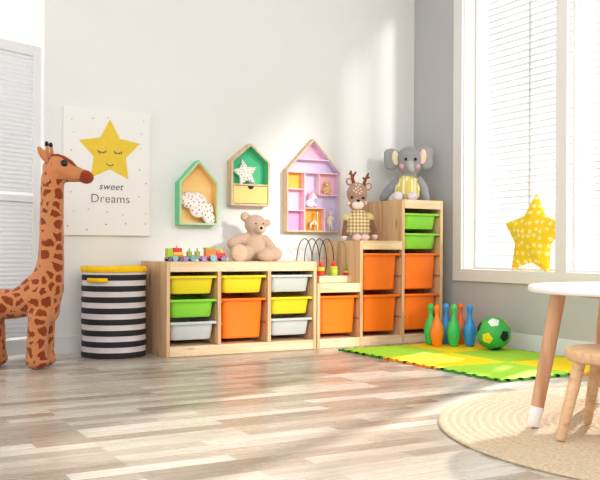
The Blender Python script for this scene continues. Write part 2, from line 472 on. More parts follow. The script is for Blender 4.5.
# ------------------------------------------------------------------ canvas poster
M['canvas'] = plain('canvas print white', (238, 237, 235), .8, .004, 6, .1)
M['star_y'] = plain('printed star yellow', (233, 200, 72), .8, .015, 30, .1)
M['ink'] = plain('print ink grey', (62, 62, 66), .8, 0.01)
def poster():
    t = thing('canvas_poster', 'white canvas poster with a sleeping yellow star and the words sweet Dreams', 'poster', (-.209, .44, .666))
    bm = bmesh.new(); box(bm, -.252, -.022, 0, .252, 0, .722, .002); finish('canvas', bm, 'canvas', t)
    def star(R, r, c, yy):
        pts = []
        for k in range(10):
            a = PI/2 + k*PI/5; rr = R if k % 2 == 0 else r
            pts.append((c[0]+rr*math.cos(a), c[1]+rr*math.sin(a)))
        return pts
    bm = bmesh.new(); prism(bm, star(.187, .098, (.012, .478), 0), -.0245, -.022); finish('star_print', bm, 'star_y', t)
    bm = bmesh.new()
    def arc(cx, cz, w, h, n=10):
        tube(bm, [(cx+w*math.cos(a), -.0255, cz-h*math.sin(a)) for a in [PI*i/n for i in range(n+1)]], .0022, 5)
    for s in (-1, 1):
        bm = bmesh.new(); arc(.012+s*.047, .486, .024, .012)
        for a in (.7, 1.2, 1.9, 2.4):
            x = .012+s*.047+.024*math.cos(a); z = .486-.012*math.sin(a)
            tube(bm, [(x, -.0255, z), (x+.005*math.cos(a), -.0255, z-.009)], .0014, 4)
        finish('closed_eye', bm, 'ink', t)
    bm = bmesh.new()
    arc(.012, .412, .019, .012)
    finish('smile', bm, 'ink', t)
    text_mesh('lettering', 'sweet', .056, 'ink', (.018, -.0232, .262), t, shear=.25, offset=-.0004, space=1.05)
    text_mesh('lettering', 'Dreams', .069, 'ink', (.016, -.0232, .188), t, offset=-.0010, space=1.06)
    bm = bmesh.new(); rnd = random.Random(3); i = 0
    cols = ['dot0', 'dot1', 'dot2', 'dot3']
    for n_, c_ in zip(cols, ((226, 200, 90), (210, 150, 150), (130, 140, 150), (150, 190, 170))): M[n_] = plain('print '+n_, c_, .8)
    for gx in range(5):
        for gz in range(8):
            x = -.215+gx*.105+rnd.uniform(-.025, .025); z = .05+gz*.088+rnd.uniform(-.02, .02)
            if .15 < z < .66 and abs(x-.012) < .17: continue
            n = 8; r = .0042
            bm = bmesh.new(); vs = [bm.verts.new((x+r*math.cos(2*PI*k/n), -.0226, z+r*math.sin(2*PI*k/n))) for k in range(n)]
            bm.faces.new(vs); finish('confetti_dot', bm, rnd.choice(cols), t)
poster()

# ------------------------------------------------------------------ house shelves
M['mint'] = plain('mint paint', (122, 206, 150), .6, .02); M['mint_l'] = plain('light mint edge', (176, 222, 178), .6, .02)
M['peach'] = plain('peach back panel', (250, 212, 140), .7, .02)
M['emerald'] = plain('green back panel', (86, 200, 146), .7, .03)
M['cream_o'] = plain('cream orange drawer', (252, 212, 132), .6, .02)
M['pink'] = plain('pink panel', (250, 196, 216), .7, .02); M['pink_d'] = plain('deeper pink panel', (240, 166, 202), .7, .02)
M['lilac'] = plain('lilac panel', (218, 206, 236), .7, .02); M['tang'] = plain('orange panel', (252, 186, 78), .7, .02)
M['pink_l'] = plain('pale pink shelf edge', (250, 206, 220), .6, .02)
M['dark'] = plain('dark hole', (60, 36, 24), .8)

def house_shell(t, w, he, ha, d, th, mats):
    """pentagon ring: outer size w, eave height he, apex ha, depth d (local front at y=-d, back at 0)"""
    out = [(-w/2, 0), (w/2, 0), (w/2, he), (0, ha), (-w/2, he)]
    k = th/math.cos(math.atan2(ha-he, w/2)) 
    si = (ha-he)/(w/2)
    inn = [(-w/2+th, th), (w/2-th, th), (w/2-th, he-k+th*si), (0, ha-k), (-w/2+th, he-k+th*si)]
    bm = bmesh.new(); n = 5
    V = {}
    for nm, P, y in (('of', out, -d), ('ob', out, 0), ('jf', inn, -d), ('jb', inn, 0)):
        V[nm] = [bm.verts.new((x, y, z)) for x, z in P]
    for i in range(n):
        j = (i+1) % n
        f = bm.faces.new((V['of'][i], V['of'][j], V['ob'][j], V['ob'][i])); f.material_index = 0
        f = bm.faces.new((V['jf'][i], V['jb'][i], V['jb'][j], V['jf'][j])); f.material_index = 2
        f = bm.faces.new((V['of'][i], V['jf'][i], V['jf'][j], V['of'][j])); f.material_index = 1
        f = bm.faces.new((V['ob'][i], V['ob'][j], V['jb'][j], V['jb'][i])); f.material_index = 0
    finish('house_frame', bm, mats, t)
    return inn

h1 = thing('house_shelf', 'mint green house-shaped wall shelf holding a cloud cushion', 'wall shelf', (.332, .44, .735))
inn = house_shell(h1, .25, .253, .388, .078, .012, ['mint', 'mint_l', 'peach'])
bm = bmesh.new(); prism(bm, [(x*.99, z) for x, z in inn], -.008, -.001); finish('back_panel', bm, 'peach', h1)
h2 = thing('house_shelf', 'small wooden house-shaped wall shelf with green inside and a drawer', 'wall shelf', (.676, .44, .860))
inn = house_shell(h2, .262, .275, .385, .072, .012, ['plank', 'plank', 'emerald'])
bm = bmesh.new(); prism(bm, [(x*.99, z) for x, z in inn], -.008, -.001); finish('back_panel', bm, 'emerald', h2)
bm = bmesh.new(); box(bm, -.119, -.071, .124, .119, -.009, .134); finish('shelf_board', bm, 'plank', h2)
dr = bmesh.new(); box(dr, -.116, -.070, .015, .116, -.060, .121, .002)
for x0, x1, y0, y1 in ((-.116, -.108, -.060, -.012), (.108, .116, -.060, -.012), (-.108, .108, -.020, -.012)): box(dr, x0, y0, .018, x1, y1, .10)
box(dr, -.108, -.060, .018, .108, -.02, .024)
drw = finish('drawer', dr, 'cream_o', h2)
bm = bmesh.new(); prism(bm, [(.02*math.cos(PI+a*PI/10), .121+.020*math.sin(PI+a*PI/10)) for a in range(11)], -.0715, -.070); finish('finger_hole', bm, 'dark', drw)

h3 = thing('house_shelf', 'large wooden house-shaped wall shelf with pink, lilac and orange compartments', 'wall shelf', (1.133, .44, .704))
inn = house_shell(h3, .397, .395, .602, .062, .010, ['plank', 'plank', 'lilac'])
X3 = lambda zx: (zx-170)/230*.397; Z3 = lambda zy: (443-zy)*.00147
def hp(poly, mat):
    bm = bmesh.new(); prism(bm, poly, -.008, -.001); finish('back_panel', bm, mat, h3)
def rect(a, b, c, d): return [(X3(a), Z3(d)), (X3(c), Z3(d)), (X3(c), Z3(b)), (X3(a), Z3(b))]
zA = .470; zE = .385
wA = (.602-zA)/(.602-.395)*.1985-.012
hp([(-wA, zA), (wA, zA), (0, .59)], 'pink')
hp([(-.186, zE), (.186, zE), (wA, zA-.002), (-wA, zA-.002)], 'lilac')
hp(rect(61, 178, 131, 256), 'tang'); hp(rect(61, 258, 131, 350), 'pink'); hp(rect(61, 352, 131, 436), 'pink_d')
hp(rect(134, 178, 195, 335), 'lilac'); hp(rect(196, 178, 279, 278), 'pink'); hp(rect(196, 280, 279, 335), 'lilac')
hp(rect(134, 338, 218, 436), 'tang'); hp(rect(219, 336, 279, 436), 'lilac')
def board(a, b, c, d, mat='pink_l'):
    bm = bmesh.new(); box(bm, X3(a), -.058, Z3(d), X3(c), -.0085, Z3(b)); finish('shelf_board', bm, mat, h3)
bm = bmesh.new(); box(bm, -wA-.0, -.058, zA-.006, wA+.0, -.0085, zA); finish('shelf_board', bm, 'pink_l', h3)
bm = bmesh.new(); box(bm, -.187, -.058, zE-.006, .187, -.0085, zE); finish('shelf_board', bm, 'pink_l', h3)
board(130, 182, 134, 436); board(61, 255, 130, 259); board(61, 348, 130, 352)
board(194, 182, 197, 279); board(197, 277, 280, 281); board(134, 336, 222, 340); board(217, 340, 220, 436)

# ------------------------------------------------------------------ cushions (star, cloud) by radial inflation
def star_r(theta, R, r, soft=0):
    a = (theta-PI/2) % (2*PI/5)
    if a > PI/5: a = 2*PI/5-a
    # straight edge between (R,0) and (r at PI/5)
    x1, y1 = R, 0; x2, y2 = r*math.cos(PI/5), r*math.sin(PI/5)
    d = (math.cos(a), math.sin(a))
    den = d[0]*(y2-y1)-d[1]*(x2-x1); rr = (x1*(y2-y1)-y1*(x2-x1))/den
    return rr
def cushion(name, rf, T, mat, parent=None, n=120, m=14):
    bm = bmesh.new()
    front = bm.verts.new((0, 0, T)); back = bm.verts.new((0, 0, -T))
    rings = []
    ts = [(i+1)/m for i in range(m)]
    for side in (1, -1):
        L = []
        for t in ts:
            row = []
            for k in range(n):
                th = 2*PI*k/n; R = rf(th); rb = rf(0 if False else th)
                h = T*math.sqrt(max(0, 1-t**2.4)) * (.62+.38*math.cos(t*PI/2))
                row.append((R*t*math.cos(th), R*t*math.sin(th), side*h))
            L.append(row)
        rings.append(L)
    rim = [bm.verts.new(p) for p in rings[0][-1]]
    for s, c in ((0, front), (1, back)):
        rows = [[bm.verts.new(p) for p in row] for row in rings[s][:-1]]+[rim]
        for k in range(n):
            bm.faces.new((c, rows[0][k], rows[0][(k+1) % n]))
            for a, b in zip(rows, rows[1:]):
                bm.faces.new((a[k], a[(k+1) % n], b[(k+1) % n], b[k]))
    bmesh.ops.smooth_vert(bm, verts=bm.verts, factor=.4)
    bmesh.ops.smooth_vert(bm, verts=bm.verts, factor=.4)
    return finish(name, bm, mat, parent, smooth=True)
M['star_cush'] = dotted('yellow dotted cotton', (244, 208, 44), (250, 236, 150), 22, .24, 1, rnd=.5)
M['cloud_cush'] = dotted('white dotted cotton', (244, 240, 238), 'multi', 58, .19, 2)
M['star_small'] = dotted('white printed cotton', (242, 240, 236), 'multi', 58, .19, 5)
# cushion plane is local xy facing +z ; stand it up
o = cushion('star_cushion', lambda a: star_r(a, .262, .150), .052, 'star_cush', n=150)
o.rotation_euler = (PI/2, 0, -PI/2); o.rotation_euler = Euler((PI/2, math.radians(0), -PI/2)); 
o.location = (2.030, -.655, .672)
o.rotation_euler = (Matrix.Rotation(-PI/2, 3, 'Z') @ Matrix.Rotation(PI/2-.08, 3, 'X') @ Matrix.Rotation(math.radians(-2), 3, 'Z')).to_euler()
tag(o, 'large yellow star cushion with white dots propped on the window sill', 'cushion')
def cloud_r(a):
    # three bumps on the upper side, flat underneath
    best = 0
    for cx, cy, r in ((-.052, .002, .036), (-.018, .024, .040), (.030, .016, .034), (.062, -.006, .026), (0, -.006, .036)):
        b = cx*math.cos(a)+cy*math.sin(a); disc = b*b-(cx*cx+cy*cy)+r*r
        if disc > 0: best = max(best, b+math.sqrt(disc))
    return best if best else .03
o = cushion('cloud_cushion', cloud_r, .028, 'cloud_cush')
o.rotation_euler = (Matrix.Rotation(PI/2-.25, 3, 'X') @ Matrix.Rotation(math.radians(-38), 3, 'Z')).to_euler()
o.location = (.338, .392, .836); o.scale = (1.46, 1.5, 1.0)
tag(o, 'small white cloud cushion with coloured dots lying in the mint green house shelf', 'cushion')
o = cushion('star_cushion', lambda a: star_r(a, .094, .048), .020, 'star_small')
o.rotation_euler = (Matrix.Rotation(PI/2-.2, 3, 'X') @ Matrix.Rotation(math.radians(8), 3, 'Z')).to_euler()
o.location = (.650, .397, 1.062)
tag(o, 'small white star cushion with coloured print sitting above the shelf drawer', 'cushion')

# ------------------------------------------------------------------ striped basket
def stripes_mat():
    s = NT('black and white striped fabric'); s.b.inputs['Roughness'].default_value = .8
    sp = s.node('ShaderNodeSeparateXYZ'); s.link(s.tc.outputs['Object'], sp.inputs[0])
    m = s.node('ShaderNodeMath', operation='MULTIPLY'); m.inputs[1].default_value = 1/.0604; s.link(sp.outputs['Z'], m.inputs[0])
    f = s.node('ShaderNodeMath', operation='FRACT'); s.link(m.outputs[0], f.inputs[0])
    g = s.node('ShaderNodeMath', operation='LESS_THAN'); g.inputs[1].default_value = .52; s.link(f.outputs[0], g.inputs[0])
    no = s.node('ShaderNodeTexNoise', i_Scale=9.0); s.link(s.tc.outputs['Object'], no.inputs['Vector'])
    w = s.ramp(no.outputs['Fac'], [(.3, lin((208, 200, 203))), (.7, lin((222, 216, 214)))])
    s.link(s.mix(g.outputs[0], w, lin((28, 28, 32))), s.b.inputs['Base Color'])
    s.bump(no.outputs['Fac'], .3, .01)
    return s.m
M['stripes'] = stripes_mat(); M['yel_fab'] = plain('yellow fabric', (250, 200, 22), .75, .04, 20, .2, .2)
def basket():
    t = thing('storage_basket', 'round black and white striped fabric basket with yellow rim beside the low unit', 'basket', (-.224, .239, 0)); t.scale = (1, 1, .99)
    rnd = random.Random(5)
    def wob(r, z, a): return r*(1+.006*math.sin(3*a+z*20)+.006*math.sin(7*a-z*33)) + .002*math.sin(z*104)
    bm = bmesh.new(); n = 72; rows = []
    zs = [0.002+i*.0150 for i in range(32)]
    for z in zs: rows.append([bm.verts.new((wob(.174, z, 2*PI*k/n)*math.cos(2*PI*k/n), wob(.174, z, 2*PI*k/n)*math.sin(2*PI*k/n), z)) for k in range(n)])
    for a, b in zip(rows, rows[1:]):
        for k in range(n): bm.faces.new((a[k], a[(k+1) % n], b[(k+1) % n], b[k]))
    bm.faces.new(list(reversed(rows[0])))
    inner = [[bm.verts.new((r*math.cos(2*PI*k/n), r*math.sin(2*PI*k/n), z)) for k in range(n)] for r, z in ((.160, zs[-1]), (.158, .02))]
    rr = [rows[-1]]+inner
    for a, b in zip(rr, rr[1:]):
        for k in range(n): bm.faces.new((a[k], a[(k+1) % n], b[(k+1) % n], b[k]))
    bm.faces.new(inner[-1])
    finish('fabric_body', bm, 'stripes', t, smooth=True, angle=60)
    bm = bmesh.new()
    prof = [(.174, .466), (.179, .470), (.1805, .482), (.180, .492), (.176, .498), (.166, .498), (.160, .492), (.160, .470), (.166, .466)]
    R = []
    for r, z in prof: R.append([bm.verts.new((r*math.cos(2*PI*k/n), r*math.sin(2*PI*k/n), z+.003*math.sin(3*2*PI*k/n)*(z > .475))) for k in range(n)])
    for a, b in zip(R, R[1:]+R[:1]):
        for k in range(n): bm.faces.new((a[k], a[(k+1) % n], b[(k+1) % n], b[k]))
    finish('rim', bm, 'yel_fab', t, smooth=True)
    # folded cloth cover sagging inside the rim
    bm = bmesh.new(); rows = []
    for i in range(9):
        r = .158*(1-i/9); rows.append([bm.verts.new((r*math.cos(2*PI*k/n), r*math.sin(2*PI*k/n), .490-.014*(i/9)+.003*math.sin(5*2*PI*k/n+i*.6))) for k in range(n)])
    for a, b in zip(rows, rows[1:]):
        for k in range(n): bm.faces.new((a[k], a[(k+1) % n], b[(k+1) % n], b[k]))
    bm.faces.new(rows[-1])
    finish('inner_cloth', bm, 'yel_fab', t, smooth=True)
    # side handle: a padded yellow strap
    a0, a1 = math.radians(-158), math.radians(-118); pts = []
    bm = bmesh.new()
    for i in range(11):
        a = a0+(a1-a0)*i/10; r = .177+.016*math.sin(PI*i/10)
        pts.append((r*math.cos(a), r*math.sin(a), .425))
    A = []
    for p in pts:
        v = Vector((p[0], p[1], 0)).normalized()
        A.append([bm.verts.new(Vector(p)+v*dx+Vector((0, 0, dz))) for dx, dz in ((-.004, -.012), (.006, -.010), (.006, .010), (-.004, .012))])
    for a, b in zip(A, A[1:]):
        for k in range(4): bm.faces.new((a[k], a[(k+1) % 4], b[(k+1) % 4], b[k]))
    bm.faces.new(A[0]); bm.faces.new(A[-1])
    finish('handle', bm, 'yel_fab', t, smooth=True)
basket()

# ------------------------------------------------------------------ plush giraffe
def giraffe_mat():
    s = NT('giraffe plush'); s.b.inputs['Roughness'].default_value = .95; s.b.inputs['Specular IOR Level'].default_value = .1
    s.b.inputs['Sheen Weight'].default_value = .25
    no = s.node('ShaderNodeTexNoise', i_Scale=30.0); s.link(s.tc.outputs['Object'], no.inputs['Vector'])
    mp = s.mix(.015, s.tc.outputs['Object'], no.outputs['Color'], 'LINEAR_LIGHT')
    v = s.node('ShaderNodeTexVoronoi', feature='DISTANCE_TO_EDGE', i_Scale=19.0); v.inputs['Randomness'].default_value = .75; s.link(mp, v.inputs['Vector'])
    sp = s.node('ShaderNodeSeparateXYZ'); s.link(s.tc.outputs['Object'], sp.inputs[0])
    f = s.ramp(v.outputs['Distance'], [(.150, (0, 0, 0, 1)), (.175, (1, 1, 1, 1))])
    # no spots on the face
    gx = s.node('ShaderNodeMath', operation='LESS_THAN'); gx.inputs[1].default_value = .045; s.link(sp.outputs['X'], gx.inputs[0])
    gz = s.node('ShaderNodeMath', operation='LESS_THAN'); gz.inputs[1].default_value = .93; s.link(sp.outputs['Z'], gz.inputs[0])
    mx = s.node('ShaderNodeMath', operation='MAXIMUM'); s.link(gx.outputs[0], mx.inputs[0]); s.link(gz.outputs[0], mx.inputs[1])
    fm = s.node('ShaderNodeMath', operation='MULTIPLY'); s.link(f, fm.inputs[0]); s.link(mx.outputs[0], fm.inputs[1])
    n2 = s.node('ShaderNodeTexNoise', i_Scale=220.0); s.link(s.tc.outputs['Object'], n2.inputs['Vector'])
    base = s.ramp(n2.outputs['Fac'], [(.3, lin((186, 118, 74))), (.7, lin((206, 136, 90)))])
    s.link(s.mix(fm.outputs[0], base, lin((134, 58, 26))), s.b.inputs['Base Color'])
    s.bump(n2.outputs['Fac'], .5, .003)
    return s.m
M['giraffe'] = giraffe_mat(); M['gir_brown'] = plush('giraffe brown plush', (142, 54, 26)); M['gir_tan'] = plush('giraffe tan plush', (196, 128, 84))
M['black'] = plain('black bead', (14, 12, 12), .18, .0); M['blackfab'] = plush('black felt', (26, 24, 26))
def giraffe():
    k = .00496
    P = lambda x, y, lat=0: ((x-45)*k, lat, (368.5-y)*k)
    t = thing('toy_giraffe', 'tall standing orange plush giraffe with brown spots beside the striped basket', 'soft toy', (-.672, -.080, 0), -math.radians(29.2))
    pr = []
    def C(a, b, r0, r1, la=0, lb=0): pr.append(('c', P(a[0], a[1], la), P(b[0], b[1], lb), r0*k, r1*k))
    L = .062
    # front legs
    for lat in (-L, L):
        C((42, 318), (40.5, 359), 11, 10.6, lat*.8, lat); pr.append(('e', P(41.5, 361.5, lat), (.060, .05, .036)))
        # rear legs
        C((-12, 312), (-8, 359), 13, 10.8, lat*.8, lat); pr.append(('e', P(-7, 361.5, lat), (.057, .05, .036)))
    # trunk
    C((44, 297), (16, 305), 18, 15.5, 0, 0); C((16, 305), (-14, 306), 15.5, 17)
    C((44, 298), (45, 312), 17.5, 15.5)
    C((38, 284), (26, 293), 12, 10)
    # neck
    C((46.5, 292), (51, 262), 17.5, 13.5, 0, 0); C((51, 262), (51.5, 225), 13.2, 12.2); C((51.5, 225), (52, 180), 12.2, 11.8)
    # head
    pr.append(('e', P(56, 170), (.070, .054, .070))); C((60, 171), (75, 175.5), 12.5, 8.5, 0, 0); C((75, 175.5), (82, 177), 8.5, 7)
    blob('body', pr, 'giraffe', t, .011, 5)
    # muzzle
    bm = bmesh.new(); ellipsoid(bm, P(85, 178), (.042, .037, .034), (0, .3, 0)); finish('muzzle', bm, 'gir_brown', t, smooth=True)
    # brown stripe over the forehead
    bm = bmesh.new(); pts = [P(52, 156), P(58, 155.8), P(65, 158.3), P(72, 162.8), P(77, 168.5), P(81, 172.5)]
    rows = []
    for p in pts: rows.append([bm.verts.new((p[0], w, p[2]+.004-abs(w)*.25)) for w in (-.022, -.011, 0, .011, .022)])
    rows2 = [[bm.verts.new((v.co.x-.002, v.co.y, v.co.z-.012)) for v in r] for r in rows]
    for R in (rows, rows2):
        for a, b in zip(R, R[1:]):
            for i in range(4): bm.faces.new((a[i], a[i+1], b[i+1], b[i]))
    for i in (0, 4):
        for j in range(len(rows)-1): bm.faces.new((rows[j][i], rows[j+1][i], rows2[j+1][i], rows2[j][i]))
    finish('face_stripe', bm, 'gir_brown', t, smooth=True)
    for s in (-1, 1):
        ball_part('eye', (P(66, 165)[0], s*.045, P(66, 165.5)[2]), (.018, .012, .018), 'black', t)
        # ear
        bm = bmesh.new(); ellipsoid(bm, (0, 0, .04), (.017, .008, .045), (0, 0, 0)); 
        e = finish('ear', bm, 'gir_tan', t, smooth=True); e.location = (P(49, 0)[0], s*.038, P(0, 164)[2]); e.rotation_euler = (-s*.25, -.5, 0)
        # horn with black tip
        bm = bmesh.new(); tube(bm, [(0, 0, 0), (0, 0, .066)], [.010, .008], 10)
        h = finish('horn', bm, 'gir_tan', t, smooth=True); h.location = (P(49.5+(s > 0)*1.5, 0)[0], s*.022, P(0, 160)[2]); h.rotation_euler = (0, -.14, 0)
        bm = bmesh.new(); ellipsoid(bm, (0, 0, .069), (.010, .010, .016)); finish('horn_tip', bm, 'blackfab', h, smooth=True)
    # tail (out of the photograph, behind)
    bm = bmesh.new(); tube(bm, [P(-31, 298), P(-36, 310), P(-36, 330)], [.012, .010, .008], 8); finish('tail', bm, 'gir_brown', t, smooth=True)
giraffe()

# ------------------------------------------------------------------ teddy bear
M['bear'] = plush('bear plush', (198, 168, 146)); M['bear_pad'] = plush('bear paw pad', (218, 184, 158))
M['bear_l'] = plush('bear muzzle', (222, 192, 166))
def bear():
    s = .000755
    P = lambda x, z, y=0: ((x-285)*s*1.0, y, (445-z)*s)
    t = thing('teddy_bear', 'light beige teddy bear sitting on the low unit behind the toy train', 'soft toy', (.640, .235, .52), -math.radians(27))
    pr = [('e', P(285, 335), (.070, .060, .084)),
          ('e', P(287, 152), (.066, .060, .060)),
          ('e', P(330, 188, -.045), (.034, .034, .030)),
          ('c', P(285, 250), P(285, 200), .040, .045),
          ('e', P(205, 92, .005), (.030, .018, .030)), ('e', P(386, 138, .01), (.020, .016, .024)),
          ('c', P(215, 262, -.005), P(140, 285, -.03), .034, .034), ('c', P(140, 285, -.03), P(112, 308, -.045), .034, .038),
          ('c', P(365, 275, .0), P(415, 335, -.03), .030, .030),
          ('c', P(245, 385, -.01), P(180, 392, -.10), .046, .046), ('e', P(168, 384, -.125), (.056, .030, .058)),
          ('c', P(330, 392, -.01), P(430, 385, -.06), .044, .044), ('e', P(440, 388, -.06), (.048, .045, .044)),
          ('e', P(375, 400, -.085), (.055, .035, .038))]
    blob('body', pr, 'bear', t, .006, 5)
    ball_part('paw_pad', P(167, 384, -.146), (.046, .012, .048), 'bear_pad', t)
    ball_part('muzzle', P(334, 192, -.066), (.026, .020, .022), 'bear_l', t)
    ball_part('nose', P(337, 184, -.086), (.009, .007, .009), 'black', t)
    ball_part('eye', P(294, 148, -.060), .0045, 'black', t); ball_part('eye', P(352, 150, -.054), .0045, 'black', t)
    ball_part('inner_ear', P(206, 94, -.010), (.018, .007, .019), 'bear_pad', t)
bear()

# ------------------------------------------------------------------ crocheted deer
M['deer'] = plush('deer knit', (176, 140, 122), .12, 140, .9); M['deer_arm'] = plush('deer arm knit', (134, 98, 76), .12, 140, .9)
M['deer_w'] = plush('deer white knit', (240, 222, 208), .05, 140, .7); M['deer_pink'] = plush('deer foot knit', (238, 202, 188), .05, 140, .7)
M['antler'] = plush('antler brown felt', (140, 84, 44), .1, 140); M['sleeve'] = plush('yellow sleeve', (222, 208, 142), .08, 100)
def gingham():
    s = NT('gingham cloth'); s.b.inputs['Roughness'].default_value = .9
    sp = s.node('ShaderNodeSeparateXYZ'); s.link(s.tc.outputs['Object'], sp.inputs[0])
    outs = []
    for ax in ('X', 'Z'):
        m = s.node('ShaderNodeMath', operation='MULTIPLY'); m.inputs[1].default_value = 48; s.link(sp.outputs[ax], m.inputs[0])
        f = s.node('ShaderNodeMath', operation='FRACT'); s.link(m.outputs[0], f.inputs[0])
        g = s.node('ShaderNodeMath', operation='LESS_THAN'); g.inputs[1].default_value = .45; s.link(f.outputs[0], g.inputs[0]); outs.append(g)
    a = s.node('ShaderNodeMath', operation='ADD'); s.link(outs[0].outputs[0], a.inputs[0]); s.link(outs[1].outputs[0], a.inputs[1])
    h = s.node('ShaderNodeMath', operation='MULTIPLY'); h.inputs[1].default_value = .5; s.link(a.outputs[0], h.inputs[0])
    s.link(s.ramp(h.outputs[0], [(0, lin((240, 226, 190))), (.5, lin((206, 180, 126))), (1, lin((158, 122, 70)))]), s.b.inputs['Base Color'])
    return s.m
M['gingham'] = gingham()
def deer():
    s = .001135
    P = lambda x, z, y=0: ((x-155)*s, y, (447-z)*s)
    t = thing('toy_deer', 'crocheted brown toy deer in a checked tunic sitting on the middle step', 'soft toy', (1.352, .19, .648), -math.radians(30)); t.scale = (1.05, 1.05, 1.05)
    pr = [('e', P(147, 195), (.064, .058, .070)), ('e', P(148, 248, -.012), (.054, .052, .044)), ('e', P(155, 390), (.072, .055, .060)), ('c', P(150, 300), P(153, 330), .04, .05),
          ('c', P(140, 425, -.03), P(145, 427, -.08), .028, .026), ('c', P(190, 425, -.03), P(188, 428, -.08), .028, .026)]
    blob('body', pr, 'deer', t, .006, 4)
    # tunic
    blob('tunic', [('e', P(155, 355), (.076, .064, .075)), ('e', P(155, 395), (.082, .064, .040)), ('c', P(152, 310), P(154, 340), .052, .064)], 'gingham', t, .006, 4)
    for sx, (x0, z0, x1, z1) in ((-1, (98, 325, 82, 418)), (1, (212, 322, 240, 410))):
        a = blob('arm', [('c', P(x0, z0), P(x1, z1, -.01), .025, .022)], 'deer_arm', t, .005, 3)
        ball_part('hand', P(x1+sx*1, z1+14, -.015), (.020, .018, .020), 'deer_w', a)
        ball_part('sleeve', P(x0-sx*1, z0-2, -.002), (.031, .030, .026), 'sleeve', a, (0, sx*.5, 0))
    ball_part('foot', P(144, 430, -.095), (.028, .020, .0195), 'deer_pink', t); ball_part('foot', P(186, 430, -.095), (.028, .020, .0195), 'deer_pink', t)
    ball_part('muzzle', P(150, 258, -.052), (.036, .022, .028), 'deer_w', t)
    ball_part('nose', P(150, 236, -.078), (.011, .008, .008), 'black', t)
    for x, z in ((117, 218), (177, 220)): ball_part('eye', P(x, z, -.049), (.0075, .007, .0085), 'black', t)
    for x, z in ((101, 248), (190, 246)): ball_part('cheek', P(x, z, -.036), (.012, .012, .012), 'deer_pink', t)
    bm = bmesh.new()
    for x, z in ((140, 150), (150, 162), (158, 150), (137, 170), (162, 172), (149, 180), (140, 190), (157, 196), (168, 186), (128, 182)):
        dx = (x-147)*s/.064; dz = ((447-z)-(447-195))*s/.070; q = 1-dx*dx-dz*dz
        ellipsoid(bm, P(x, z, -.058*math.sqrt(max(q, .02))), (.0052, .003, .0052), (0, 0, 0), 2)
    finish('forehead_spots', bm, 'deer_w', t, smooth=True)
    for x, z, r in ((106, 130, .5), (207, 156, -.5)):
        e = ball_part('ear', P(x, z, .012), (.022, .012, .026), 'deer', t, (0, -r, 0))
        ball_part('inner_ear', P(x+r*2, z+2, -.001), (.013, .004, .017), 'deer_pink', e, (0, -r, 0))
    for X in (((131, 145), (120, 105), (112, 72), [((121, 108), (140, 78)), ((117, 92), (103, 86))]), ((180, 150), (194, 115), (208, 84), [((192, 120), (176, 108)), ((196, 108), (214, 108))])):
        bm = bmesh.new(); tube(bm, [P(*X[0]), P(*X[1]), P(*X[2])], [.010, .009, .006], 8)
        for a, b in X[3]: tube(bm, [P(*a), P(*b)], [.008, .006], 8)
        finish('antler', bm, 'antler', t, smooth=True)
deer()

